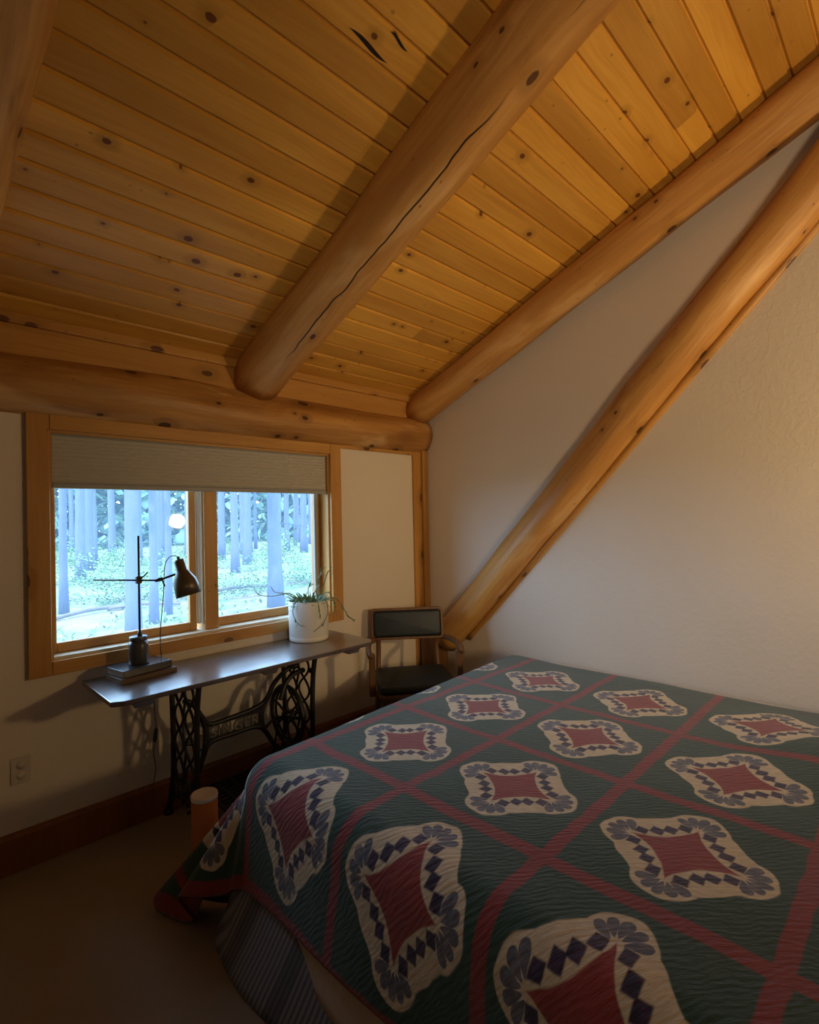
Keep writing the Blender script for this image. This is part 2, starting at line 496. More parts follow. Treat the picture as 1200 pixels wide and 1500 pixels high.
# ------------------------------------------------------------------ logs
def log(name, p0, p1, r0, r1, mat, seed, nseg=60, n=36, bump=.010, flat=None):
    """irregular peeled log from p0 to p1"""
    p0 = Vector(p0); p1 = Vector(p1); ax = (p1 - p0); L = ax.length; ax.normalize()
    side = ax.cross(Vector((0, 0, 1))).normalized(); up = side.cross(ax)
    vs = []; fs = []; uvs = []; b = MB()
    for i in range(nseg + 1):
        t = i / nseg; c = p0 + ax * (L * t); r = r0 + (r1 - r0) * t
        wob = Vector((mnoise.noise(Vector((seed, t * L * 1.1, 0))), mnoise.noise(Vector((seed, t * L * 1.1, 9))), 0)) * .010
        c = c + side * wob.x + up * wob.y
        for k in range(n):
            a = 2 * PI * k / n
            d = mnoise.noise(Vector((math.cos(a) * 1.2 + seed, math.sin(a) * 1.2, t * L * 1.6))) * bump
            d += mnoise.noise(Vector((math.cos(a) * 3 + seed, math.sin(a) * 3, t * L * 4))) * bump * .35
            rr = r + d
            vs.append(c + (side * math.sin(a) + up * math.cos(a)) * rr)
    for i in range(nseg):
        for k in range(n):
            f = (i * n + k, i * n + (k + 1) % n, (i + 1) * n + (k + 1) % n, (i + 1) * n + k); fs.append(f)
            ua = (k - n / 2) * 2 * PI / n * r0; ub = (k + 1 - n / 2) * 2 * PI / n * r0
            va, vb = L * i / nseg, L * (i + 1) / nseg
            uvs.append([(ua, va), (ub, va), (ub, vb), (ua, vb)])
    fs.append(tuple(range(n - 1, -1, -1))); uvs.append([(.3 * math.cos(k), .3) for k in range(n)])
    fs.append(tuple(nseg * n + k for k in range(n))); uvs.append([(.3, .3)] * n)
    b.add(vs, fs, uvs, smooth=True)
    return b.build(name, mat)

TH = math.atan(SL); CY, SZ = math.cos(TH), math.sin(TH)
def raft(X_, Z_, dx=0.0, L=6.6, back=.0):
    d = Vector((dx, -CY, SZ)); return Vector((X_, 0, Z_)) - d * back, Vector((X_, 0, Z_)) + d * L
a, b = raft(-1.48, 2.345, 0, 6.6)
o = log('log_rafter', a, b, .147, .128, M_log_crack, 1.3)
tag(o, 'thick round log rafter with a long crack crossing the middle of the plank ceiling', 'log beam', 'log rafters', 'thing')
a, b = raft(-.095, 2.331, 0, 6.6)
o = log('log_rafter', a, b, .113, .110, M_log, 4.1)
tag(o, 'log rafter running up along the right white wall under the planks', 'log beam', 'log rafters', 'thing')
a, b = raft(-2.936, 2.318, .048, 6.6)
o = log('log_rafter', a, b, .130, .142, M_log, 7.7)
tag(o, 'shadowed log rafter at the upper left edge of the ceiling', 'log beam', 'log rafters', 'thing')
o = log('wall_log', (XL + .01, .035, 2.132), (-.006, .035, 2.150), .142, .140, M_beam, 11.0, 80)
tag(o, 'horizontal knotty log resting above the window', 'log beam', None, 'thing')

br = empty('log_brace', (-.02, -.36, .66))
tag(br, 'diagonal log brace set against the right white wall', 'log beam', None, 'thing')
ax = Vector((0, -.69, .723)).normalized()
p0 = Vector((-.030, -.33, .688)); p1 = p0 + ax * 4.3
def unparent_keep(o, par):
    o.parent = par; o.matrix_parent_inverse = Matrix.Translation(-Vector(par.location))
o = log('brace_log', p0 - ax * .16, p1, .112, .118, M_log, 21.0, 70, bump=.013); unparent_keep(o, br)
perp = Vector((0, -.723, -.69)).normalized()
for s, q, seed in ((1, .122, 31), (-1, .112, 33)):
    o = log('edge_strip', p0 + perp * s * q + Vector((.022, 0, 0)), p1 + perp * s * (q + .006) + Vector((.022, 0, 0)), .021, .023, M_trim, seed, 60, 12, .004)
    unparent_keep(o, br)
o = MB().box(-.145, -.002, -.225, -.041, 0, .70).build('log_post', M_chairwood, bevel=.03, seg=3)
tag(o, 'squat dark wooden post in the corner below the diagonal brace', 'post', None, 'thing')

# ------------------------------------------------------------------ window
win = empty('window_1', (-1.736, 0, .884)); structure(win, 'pine-framed double window onto a sunlit forest', 'window')
def wpart(name, mb, mat, par=win, **kw):
    o = mb.build(name, mat, None, **kw); o.parent = par
    base = Vector(win.location)
    o.matrix_parent_inverse = Matrix.Translation(-base)
    return o
mb = MB(); c = .024
mb.box(-2.615, OX0, -c, 0, .82, 2.014); wpart('casing', mb, M_trim, bevel=.004)
mb = MB(); mb.box(OX1, -.858, -c, 0, .82, 2.014); wpart('casing', mb, M_trim, bevel=.004)
mb = MB(); mb.box(OX0 + .001, OX1 - .001, -c, 0, OZ1, 2.014); wpart('casing', mb, M_trim, bevel=.004)
mb = MB(); mb.box(OX0 + .001, OX1 - .001, -c, 0, .82, OZ0); wpart('casing', mb, M_trim, bevel=.004)
mb = MB()
mb.box(OX0, OX0 + .012, .0, .16, OZ0, OZ1); mb.box(OX1 - .012, OX1, .0, .16, OZ0, OZ1)
mb.box(OX0 + .012, OX1 - .012, .0, .16, OZ1 - .012, OZ1)
wpart('jamb', mb, M_trim)
mb = MB(); mb.box(OX0 + .012, OX1 - .012, .0, .18, OZ0, OZ0 + .014); wpart('sill', mb, M_strip)
mb = MB(); mb.box(-1.79, -1.712, .035, .155, OZ0 + .014, OZ1 - .012); wpart('mullion', mb, M_trim, bevel=.004)
mb = MB()
mb.box(-1.800, -1.790, .05, .10, OZ0 + .05, OZ1 - .012); mb.box(-1.815, -1.806, .062, .09, OZ0 + .05, OZ1 - .012)
wpart('weather_strip', mb, M_strip)
def sash(x0, x1, y0, y1, sl, sr, zb, name='sash'):
    mb = MB()
    z0, z1 = OZ0 + .0145, OZ1 - .013
    mb.box(x0, x0 + sl, y0, y1, z0, z1); mb.box(x1 - sr, x1, y0, y1, z0, z1)
    mb.box(x0 + sl, x1 - sr, y0, y1, z0, zb); mb.box(x0 + sl, x1 - sr, y0, y1, z1 - .05, z1)
    s = wpart(name, mb, M_trim, bevel=.005)
    g = MB().box(x0 + sl - .004, x1 - sr + .004, (y0 + y1) / 2, (y0 + y1) / 2 + .004, zb - .004, z1 - .046)
    o = g.build('pane', M_glass); o.parent = s
    return s
sash(OX0 + .013, -1.818, .080, .120, .026, .040, .945)
sash(-1.711, OX1 - .013, .095, .135, .014, .050, .948)
mb = MB(); mb.box(-1.012, -.985, .082, .0945, .93, OZ1 - .013); wpart('screen_frame', mb, M_grey)

# cellular shade
sh = empty('window_shade', (-1.736, .03, 1.69)); tag(sh, 'grey pleated cellular shade lowered over the upper part of the window', 'window shade')
def rel(o, par):
    o.parent = par; o.matrix_parent_inverse = Matrix.Translation(-Vector(par.location)); return o
prof = []; z = 1.930; n = 0
while z > 1.700:
    prof.append((.050 if n % 2 else .0475, z)); z -= .0095; n += 1
poly = [(y_, z_) for (y_, z_) in prof] + [(.010 if i % 2 else .022, z_) for i, (y_, z_) in reversed(list(enumerate(prof)))]
rel(MB().prism(poly, 0, OX0 + .016, OX1 - .016).build('pleated_fabric', M_shadefab), sh)
rel(MB().box(OX0 + .016, OX1 - .016, .010, .052, 1.678, 1.700).build('bottom_rail', M_shaderail, bevel=.003), sh)
rel(MB().box(OX0 + .016, OX1 - .016, .008, .056, 1.929, 1.9325).build('head_rail', M_shaderail), sh)

# wall outlet
ou = empty('wall_outlet', (-2.645, 0, .43)); tag(ou, 'almond duplex outlet on the wall low at far left above the baseboard', 'outlet')
rel(MB().box(-2.681, -2.609, -.007, 0, .372, .488).build('cover_plate', M_plastic, bevel=.003), ou)
for zc in (.452, .408):
    o = MB().lathe([(.0, 0), (.0165, 0), (.0165, .003), (0, .003)], 24, Matrix.Translation((-2.645, -.007, zc)) @ Matrix.Rotation(PI / 2, 4, 'X')).build('socket', M_plastic); rel(o, ou)

# ------------------------------------------------------------------ sewing table
tb = empty('sewing_table', (-1.70, -.265, 0)); tag(tb, 'narrow dark wood table on a black cast iron treadle sewing machine base', 'table')
TX0, TX1, TY0, TY1, TZ = -2.415, -.985, -.505, -.035, .775
mb = MB()
cc = .045
poly = [(TX0, TY1), (TX1, TY1), (TX1, TY0 + cc * 1.2), (TX1 - cc, TY0), (TX0 + cc, TY0), (TX0, TY0 + cc * .6)]
n = len(poly)
vs = [(x_, y_, TZ - .022) for x_, y_ in poly] + [(x_, y_, TZ) for x_, y_ in poly]
fs = [tuple(range(n - 1, -1, -1)), tuple(range(n, 2 * n))] + [(i, (i + 1) % n, n + (i + 1) % n, n + i) for i in range(n)]
uvs = [[(vs[k][1], vs[k][0]) for k in f] for f in fs]
mb.add(vs, fs, uvs)
rel(mb.build('tabletop', M_table, bevel=.004), tb)
for x0, x1 in ((-2.34, -2.24), (-1.73, -1.64), (-1.20, -1.10)):
    rel(MB().prism([(x0, TZ - .0225), (x1, TZ - .0225), (x1 - .015, TZ - .047), (x0 + .015, TZ - .047)], 1, TY0 + .02, TY1 - .03).build('cleat', M_table), tb)

def side_frame(x):
    mb = MB(); r = .0115
    F = smooth_path([(x, -.43, .745), (x, -.405, .62), (x, -.395, .40), (x, -.40, .22), (x, -.455, .06), (x, -.475, .015)])
    B = smooth_path([(x, -.085, .745), (x, -.10, .62), (x, -.108, .40), (x, -.10, .22), (x, -.055, .06), (x, -.035, .015)])
    mb.tube(F, r * 1.2); mb.tube(B, r * 1.2)
    for zz in (.742, .21):
        mb.tube([(x, -.43 if zz > .5 else -.40, zz), (x, -.085 if zz > .5 else -.10, zz)], r)
    def lat(y0, amp, ph, z0=.21, z1=.742, per=.265):
        pts = []
        for i in range(41):
            z = z0 + (z1 - z0) * i / 40
            pts.append((x, y0 + amp * math.sin(2 * PI * (z - z0) / per + ph), z))
        mb.tube(pts, .0068, 6)
    for y0 in (-.185, -.315):
        lat(y0, .052, 0); lat(y0, .052, PI)
    lat(-.25, .016, .5)
    # rosettes where the strands touch the uprights
    for z in (.276, .40, .54, .66):
        for y_ in (-.25, -.118, -.385):
            mb.lathe([(0, -.008), (.014, -.006), (.014, .006), (0, .008)], 10, Matrix.Translation((x, y_, z)) @ Matrix.Rotation(PI / 2, 4, 'Y'))
    # skirted foot with arch
    A = smooth_path([(x, -.455, .05), (x, -.36, .13), (x, -.25, .155), (x, -.14, .13), (x, -.055, .05)])
    mb.tube(A, .010)
    for t in (-.40, -.34, -.28, -.22, -.16, -.10):
        mb.tube([(x, t, .21), (x, t * .9 - .025, .12)], .006, 6)
    for y_ in (-.475, -.035):
        mb.lathe([(0, 0), (.024, 0), (.024, .012), (.013, .03), (0, .035)], 12, Matrix.Translation((x, y_, 0)))
    return mb
rel(side_frame(-2.03).build('side_frame', M_iron), tb)
rel(side_frame(-1.38).build('side_frame', M_iron), tb)
# lettered cross brace
mb = MB(); yb = -.25
def bar(ctrl, r=.011): mb.tube(smooth_path([(a_, yb, c_) for a_, c_ in ctrl]), r, 8)
bar([(-2.03, .63), (-1.985, .60), (-1.945, .53), (-1.90, .478), (-1.78, .480), (-1.66, .490), (-1.585, .52), (-1.53, .60), (-1.45, .655), (-1.38, .665)], .013)
bar([(-2.03, .17), (-1.975, .23), (-1.94, .32), (-1.90, .385), (-1.78, .392), (-1.66, .392), (-1.60, .36), (-1.53, .25), (-1.45, .19), (-1.38, .17)], .013)
bar([(-1.945, .53), (-1.925, .44), (-1.94, .32)], .012)
bar([(-1.585, .52), (-1.612, .44), (-1.60, .36)], .012)
bar([(-2.03, .42), (-1.985, .40), (-1.955, .36)], .009)
bar([(-1.60, .36), (-1.52, .40), (-1.38, .36)], .009)
for i, (za, zb_) in enumerate(((.470, .480), (.394, .404))):
    mb.box(-1.92, -1.615, yb - .010, yb + .010, za - .004, zb_ + .004)
for x_ in (-1.915, -1.62): mb.box(x_ - .006, x_ + .006, yb - .009, yb + .009, .40, .478)
rel(mb.build('cross_brace', M_iron), tb)
cu = bpy.data.curves.new('lettering', 'FONT'); cu.body = 'SINGER'; cu.size = .093; cu.extrude = .005; cu.align_x = 'CENTER'; cu.space_character = 1.12
to = bpy.data.objects.new('lettering_text', cu); COL.objects.link(to)
dg = bpy.context.evaluated_depsgraph_get(); me = bpy.data.meshes.new_from_object(to.evaluated_get(dg)); bpy.data.objects.remove(to)
me.materials.clear(); me.materials.append(M_iron_grey)
lt = bpy.data.objects.new('lettering', me); link(lt)
lt.parent = tb; lt.matrix_parent_inverse = Matrix.Translation(-Vector(tb.location))
lt.location = (-1.768, yb, .405); lt.rotation_euler = (PI / 2, 0, 0); lt.scale = (.80, .85, 1)
lt['label'] = 'raised grey SINGER lettering in the iron brace'
# drive wheel, guard, pedal, pitman rod
mb = MB(); wc = Vector((-1.475, -.285, .415)); R = .160
mb.tube([wc + Vector((0, R * math.cos(2 * PI * k / 48), R * math.sin(2 * PI * k / 48))) for k in range(48)], .012, 8, closed=True)
mb.tube([wc + Vector((.018, (R - .01) * math.cos(2 * PI * k / 48), (R - .01) * math.sin(2 * PI * k / 48))) for k in range(48)], .008, 6, closed=True)
for k in range(6):
    a_ = k * PI / 3 + .3
    pts = [wc + Vector((0, math.cos(a_ + .5 * t * (1 - t)) * R * t, math.sin(a_ + .5 * t * (1 - t)) * R * t)) for t in [i / 8 for i in range(9)]]
    mb.tube(pts, .007, 6)
mb.lathe([(0, -.02), (.026, -.02), (.026, .02), (0, .02)], 16, Matrix.Translation(wc) @ Matrix.Rotation(PI / 2, 4, 'Y'))
mb.tube([wc, (-1.38, -.285, .415)], .010)
rel(mb.build('drive_wheel', M_iron), tb)
mb = MB()
mb.tube(smooth_path([(-1.56, -.36, .535), (-1.52, -.35, .615), (-1.46, -.34, .65), (-1.39, -.33, .655)]), .014)
rel(mb.build('wheel_guard', M_iron), tb)
mb = MB()
px0, px1, py0, py1, pz = -1.90, -1.52, -.43, -.13, .10
for y_ in [py0 + (py1 - py0) * i / 8 for i in range(9)]: mb.box(px0, px1, y_ - .008, y_ + .008, pz, pz + .012)
for x_ in [px0 + (px1 - px0) * i / 5 for i in range(6)]: mb.box(x_ - .008, x_ + .008, py0, py1, pz + .001, pz + .013)
mb.tube([(-2.03, -.27, .09), (-1.38, -.27, .09)], .009)
rel(mb.build('treadle_pedal', M_iron), tb)
rel(MB().tube([(-1.525, -.19, .11), (-1.50, -.24, .40)], .006, 6).build('pitman_rod', M_iron), tb)

# ------------------------------------------------------------------ books
def book(name, label, z, th, ang, c, w, d, mc, group=None):
    e = empty(name, (c[0], c[1], z), ang); tag(e, label, 'book', group)
    mb = MB()
    mb.box(-w / 2, w / 2, -d / 2, d / 2, 0, .003); mb.box(-w / 2, w / 2, -d / 2, d / 2, th - .003, th)
    mb.box(-w / 2, w / 2, -d / 2, -d / 2 + .003, .003, th - .003)
    mb.build('cover', mc, e, bevel=.001)
    MB().box(-w / 2 + .004, w / 2 - .004, -d / 2 + .0031, d / 2 - .004, .0031, th - .0031).build('page_block', M_page, e)
book('book', 'thin brown hardcover book lying flat on the table under a black book', .7752, .022, .13, (-2.192, -.157), .262, .175, M_bookbrown)
book('book', 'thick black hardcover book lying flat beneath the lamp jar', .7975, .034, .19, (-2.198, -.150), .238, .158, M_bookblack)

# ------------------------------------------------------------------ desk lamp
lp = empty('desk_lamp', (-2.2, -.146, .8315)); tag(lp, 'black industrial desk lamp with jar base and swing arm in front of the window', 'desk lamp')
J = Vector((-2.2, -.146, .8317))
rel(MB().lathe([(0, 0), (.041, 0), (.0435, .004), (.0435, .092), (.040, .103), (.034, .108), (.034, .112)], 40, Matrix.Translation(J)).build('jar_base', M_jar), lp)
rel(MB().lathe([(.0, .110), (.0385, .110), (.040, .113), (.040, .127), (.038, .130), (0, .130)], 40, Matrix.Translation(J)).build('jar_lid', M_jar), lp)
PX, PY = -2.196, -.153
mb = MB(); mb.tube([(PX, PY, .958), (PX, PY, 1.445)], .0052, 10)
rel(mb.build('post', M_blackmetal), lp)
rel(MB().lathe([(.011, 0), (.011, .012), (.008, .022), (.0055, .026)], 16, Matrix.Translation((PX, PY, .9615))).build('post_collar', M_blackmetal), lp)
cb0, cb1 = Vector((-2.347, -.006, 1.238)), Vector((-2.128, -.223, 1.229))
off = Vector((-.0075, -.0075, 0))
rel(MB().tube([cb0 + off, cb1 + off], .0042, 10).build('crossbar', M_blackmetal), lp)
mb = MB(); mb.box(-.013, .013, -.013, .013, -.018, .018)
o = mb.build('clamp', M_blackmetal, bevel=.003); o.parent = lp; o.matrix_parent_inverse = Matrix.Translation(-Vector(lp.location)); o.location = (PX - .003, PY - .003, 1.233)
rel(MB().tube([(PX - .008, PY - .012, 1.236), (PX + .012, PY - .034, 1.252), (PX + .024, PY - .047, 1.269)], .0035, 8).build('wing_screw', M_blackmetal), lp)
jr = Vector((-2.072, -.282, 1.256))
mb = MB(); mb.tube([cb1 + off - Vector((.008, -.008, 0)), cb1 + off + (jr - cb1) * .25], [.009, .009], 10)
mb.tube([cb1 + off, jr], .0055, 10)
mb.tube([cb1 + Vector((.01, -.012, .0)), cb1 + Vector((.020, -.02, -.03))], .0035, 8)
rel(mb.build('swivel_joint', M_blackmetal), lp)
# shade: axis from top to opening
top = Vector((-2.060, -.292, 1.326)); bot = Vector((-2.026, -.326, 1.150)); axs = (bot - top).normalized()
q = Vector((0, 0, 1)).rotation_difference(axs).to_matrix().to_4x4(); SM = Matrix.Translation(top) @ q
prof = [(.022, .004), (.024, .010), (.026, .055), (.030, .060), (.052, .105), (.056, .125), (.0585, .178), (.0575, .178), (.054, .125), (.050, .106), (.026, .062)]
rel(MB().lathe([(0, 0), (.020, 0)] + prof[:1] + prof, 40, SM).build('lamp_shade', M_brass), lp)
mb = MB(); mb.lathe([(0, -.016), (.006, -.014), (.007, 0), (0, .001)], 12, SM); rel(mb.build('cable_gland', M_blackmetal), lp)
cord = smooth_path([top - axs * .014, (-2.077, -.275, 1.345), (-2.094, -.257, 1.335), (-2.108, -.243, 1.29), (-2.113, -.236, 1.16), (-2.124, -.222, 1.0), (-2.118, -.20, .93), (-2.09, -.12, .88), (-2.06, -.045, .80), (-2.075, -.0205, .775), (-2.09, -.02, .60), (-2.085, -.03, .42), (-2.10, -.03, .34), (-2.09, -.03, .25), (-2.11, -.045, .18)], 8)
rel(MB().tube(cord, .0022, 6).build('power_cord', M_blackmetal), lp)
rel(MB().tube([(-2.085, -.03, .455), (-2.087, -.03, .445), (-2.093, -.03, .395), (-2.094, -.03, .385)], [.004, .0095, .0095, .004], 10).build('inline_switch', M_blackmetal), lp)

# ------------------------------------------------------------------ potted plant
pc = Vector((-1.228, -.150, .7752))
pp = empty('potted_plant', pc); tag(pp, 'trailing green houseplant in a white ceramic pot on the table by the window', 'plant')
MB().lathe([(0, 0), (.112, 0), (.118, .006), (.118, .026), (.1165, .029), (.118, .032), (.121, .19), (.122, .236), (.119, .240), (.113, .236), (.112, .21), (0, .21)], 56).build('pot', M_pot, pp)
MB().lathe([(0, .218), (.06, .219), (.111, .214)], 30).build('soil', M_soil, pp)
def leafmesh(mb, p, d, L, w, up=Vector((0, 0, 1))):
    d = d.normalized(); s_ = d.cross(up); s_ = s_.normalized() if s_.length > .01 else Vector((1, 0, 0)); n_ = s_.cross(d)
    pts = [p, p + d * L * .35 + s_ * w + n_ * w * .15, p + d * L * .75 + s_ * w * .7, p + d * L - n_ * w * .3, p + d * L * .75 - s_ * w * .7, p + d * L * .35 - s_ * w + n_ * w * .15]
    mid = p + d * L * .5 - n_ * w * .25
    vs = [tuple(v) for v in pts] + [tuple(mid)]
    mb.add(vs, [(6, 0, 1), (6, 1, 2), (6, 2, 3), (6, 3, 4), (6, 4, 5), (6, 5, 0)], smooth=True)
r3 = random.Random(11)
stems = [  # world-offset control points from the pot base
    [(-.03, .0, .22), (-.10, .05, .285), (-.16, .13, .27), (-.215, .20, .275), (-.235, .225, .305)],
    [(-.02, .02, .22), (-.09, .09, .275), (-.14, .15, .29), (-.155, .17, .325)],
    [(.03, -.02, .22), (.06, -.06, .30), (.075, -.085, .38), (.097, -.107, .442)],
    [(.0, .0, .22), (.035, -.04, .31), (.045, -.055, .38), (.068, -.077, .435)],
    [(.05, -.05, .22), (.11, -.10, .25), (.145, -.145, .20), (.165, -.175, .135), (.192, -.197, .112)],
    [(-.06, -.03, .22), (-.115, -.055, .262), (-.135, -.035, .19), (-.12, -.065, .12), (-.085, -.085, .10)],
    [(.02, -.08, .22), (.03, -.128, .25), (.045, -.138, .18), (.015, -.13, .11), (-.045, -.115, .065)],
    [(-.02, -.07, .22), (-.03, -.13, .262), (-.02, -.142, .20), (-.01, -.132, .15)],
    [(.06, .0, .22), (.10, -.06, .28), (.13, -.085, .22), (.125, -.10, .15)],
    [(.02, .02, .22), (.0, .0, .31), (.02, -.03, .335)],
]
for i, c_ in enumerate(stems):
    path = smooth_path(c_, 7); mb = MB()
    mb.tube(path, [.0032 * (1 - .5 * k / len(path)) for k in range(len(path))], 6)
    st = mb.build('stem', M_stem, pp)
    mb = MB(); dens = 1 if i in (2, 3, 4, 8, 9) else 0
    for k in range(2, len(path) - 1):
        if i in (0, 1) and k < len(path) - 22: pass
        if i in (0, 1) and k > 9: continue
        if r3.random() < (.9 if dens else .35):
            d = (path[k + 1] - path[k]).normalized() + Vector((r3.uniform(-.9, .9), r3.uniform(-.9, .9), r3.uniform(-.5, .7)))
            leafmesh(mb, path[k], d, r3.uniform(.018, .034), r3.uniform(.003, .006))
    if mb.v: mb.build('leaves', M_leaf, st)
mb = MB()
for k in range(170):
    a_ = r3.uniform(0, 2 * PI); rr = .112 * math.sqrt(r3.random())
    p = Vector((rr * math.cos(a_), rr * math.sin(a_), .215 + r3.uniform(0, .035)))
    d = Vector((math.cos(a_) * rr * 8 + r3.uniform(-.5, .5), math.sin(a_) * rr * 8 + r3.uniform(-.5, .5), r3.uniform(-.3, 1.0)))
    leafmesh(mb, p, d, r3.uniform(.03, .058), r3.uniform(.005, .009))
tag(mb.build('foliage', M_leaf, pp), kind='stuff')

# ------------------------------------------------------------------ armchair in the corner
ch = empty('armchair', (-.60, -.42, 0), math.radians(-45 + 9))
# local frame: +x to the viewer's right, -y towards the room
tag(ch, 'old wooden office armchair with black vinyl pads in the corner beside the table', 'chair')
CL = Matrix.Rotation(0, 4, 'Z')
def rr_ring(mb, hw, hh, r, th, y0, y1, zc, M, n=6, tilt=0):
    def rrect(hw, hh, r):
        out = []
        for cx, cz, a0 in ((hw - r, hh - r, 0), (-hw + r, hh - r, 90), (-hw + r, -hh + r, 180), (hw - r, -hh + r, 270)):
            for k in range(n + 1):
                a_ = math.radians(a0 + 90 * k / n); out.append((cx + r * math.cos(a_), cz + r * math.sin(a_)))
        return out
    o_ = rrect(hw, hh, r); i_ = rrect(hw - th, hh - th, max(r - th, .008)); m_ = len(o_)
    vs = []
    for P_, yy in ((o_, y0), (i_, y0), (o_, y1), (i_, y1)):
        vs += [M @ Vector((p_[0], yy, p_[1] + zc)) for p_ in P_]
    fs = []
    for k in range(m_):
        j = (k + 1) % m_
        fs += [(k, j, m_ + j, m_ + k), (2 * m_ + k, 3 * m_ + k, 3 * m_ + j, 2 * m_ + j), (k, 2 * m_ + k, 2 * m_ + j, j), (m_ + k, m_ + j, 3 * m_ + j, 3 * m_ + k)]
    mb.add(vs, fs)
    return i_
def cushion(mb, poly_hw, poly_hh, r, depth, M, n=6, rows=5):
    """padded slab: rounded rect in local xz, dome towards -y"""
    out = []
    for cx, cz, a0 in ((poly_hw - r, poly_hh - r, 0), (-poly_hw + r, poly_hh - r, 90), (-poly_hw + r, -poly_hh + r, 180), (poly_hw - r, -poly_hh + r, 270)):
        for k in range(n + 1):
            a_ = math.radians(a0 + 90 * k / n); out.append((cx + r * math.cos(a_), cz + r * math.sin(a_)))
    m_ = len(out); vs = []; fs = []
    for i in range(rows + 1):
        t = i / rows; s_ = 1 - .16 * t ** 2.2; y_ = -depth * math.sin(t * PI / 2)
        if i == rows: s_ = .80
        vs += [M @ Vector((p_[0] * (1 - (1 - s_) * .5 * (poly_hh / poly_hw) * 1.6), y_, p_[1] * s_)) for p_ in out]
    for i in range(rows):
        for k in range(m_):
            j = (k + 1) % m_; fs.append((i * m_ + k, i * m_ + j, (i + 1) * m_ + j, (i + 1) * m_ + k))
    vs.append(M @ Vector((0, -depth * 1.12, 0))); c_ = len(vs) - 1
    for k in range(m_): fs.append((rows * m_ + k, rows * m_ + (k + 1) % m_, c_))
    fs.append(tuple(range(m_ - 1, -1, -1)))
    mb.add(vs, fs, smooth=True)
YB_ = .20       # backrest plane (local y)
BM = Matrix.Translation((-.005, YB_, .768)) @ Matrix.Rotation(math.radians(-6), 4, 'X') @ Matrix.Rotation(math.radians(-8), 4, 'Z')
mb = MB(); rr_ring(mb, .252, .108, .022, .018, -.018, .022, 0, BM)
mb.build('backrest_frame', M_chairwood, ch, bevel=.004)
mb = MB(); cushion(mb, .233, .089, .018, .022, BM @ Matrix.Translation((0, -.004, 0))); mb.build('backrest_pad', M_vinyl, ch)
mb = MB(); mb.box(-.23, .23, .008, .020, -.085, .085, M=BM); mb.build('back_panel', M_chairwood, ch)
for sx in (-1, 1):
    mb = MB()
    mb.tube(smooth_path([(sx * .205, YB_ + .028, .72), (sx * .205, YB_ + .030, .60), (sx * .21, YB_ + .01, .48), (sx * .21, YB_ - .02, .40)]), .017, 8)
    mb.build('back_upright', M_chairwood, ch)
SMx = Matrix.Translation((0.0, -.06, .455)) @ Matrix.Rotation(-PI / 2, 4, 'X')
SMx = Matrix.Translation((0.0, -.04, .440)) @ Matrix.Rotation(math.radians(-90), 4, 'X')
mb = MB(); cushion(mb, .250, .235, .05, .045, Matrix.Translation((0, -.04, .436)) @ Matrix(((1, 0, 0, 0), (0, 0, 1, 0), (0, -1, 0, 0), (0, 0, 0, 1))))
mb.build('seat_pad', M_vinyl_seat, ch)
mb = MB(); mb.box(-.252, .252, -.278, .197, .385, .436); mb.build('seat_frame', M_chairwood, ch, bevel=.02, seg=3)
for sx in (-1, 1):
    mb = MB()
    mb.tube(smooth_path([(sx * .235, YB_ + .0, .665), (sx * .275, .10, .672), (sx * .295, -.03, .668), (sx * .298, -.13, .655), (sx * .292, -.165, .640)]), [.018] * 32 + [.016], 10)
    ar = mb.build('armrest', M_chairwood, ch)
    MB().box(sx * .282 - .020, sx * .282 + .020, -.150, -.105, .39, .652).build('arm_post', M_chairwood, ch, bevel=.006)
for sx in (-1, 1):
    for sy in (-.24, .16):
        mb = MB(); mb.tube([(sx * .215, sy, .40), (sx * .235, sy * 1.08, 0)], [.022, .016], 10); mb.build('leg', M_chairwood, ch)

# ------------------------------------------------------------------ bed and quilt
BX0, BX1, BY0, BY1, BZ = -2.04, -.24, -3.02, -1.09, .60
bed = empty('bed', (-1.12, -2.05, 0)); tag(bed, 'king-size bed with striped grey skirt standing against the right wall', 'bed')
def rbox(mb, x0, x1, y0, y1, z0, z1, r, n=6):
    out = []
    for cx, cy, a0 in ((x1 - r, y1 - r, 0), (x0 + r, y1 - r, 90), (x0 + r, y0 + r, 180), (x1 - r, y0 + r, 270)):
        for k in range(n + 1):
            a_ = math.radians(a0 + 90 * k / n); out.append((cx + r * math.cos(a_), cy + r * math.sin(a_)))
    mb.prism(out, 2, z0, z1)
mb = MB(); rbox(mb, BX0 + .02, BX1 + .16, BY0 + .02, BY1 - .02, .33, BZ - .012, .09); rel(mb.build('mattress', M_mattress, bevel=.04, seg=3), bed)
mb = MB(); rbox(mb, BX0 + .03, BX1 + .16, BY0 + .03, BY1 - .03, .10, .328, .05); rel(mb.build('box_spring', M_mattress), bed)
for x_, y_ in ((-1.9, -1.25), (-.25, -1.25), (-1.9, -2.85), (-.25, -2.85)):
    rel(MB().box(x_ - .03, x_ + .03, y_ - .03, y_ + .03, 0, .10).build('leg', M_chairwood), bed)
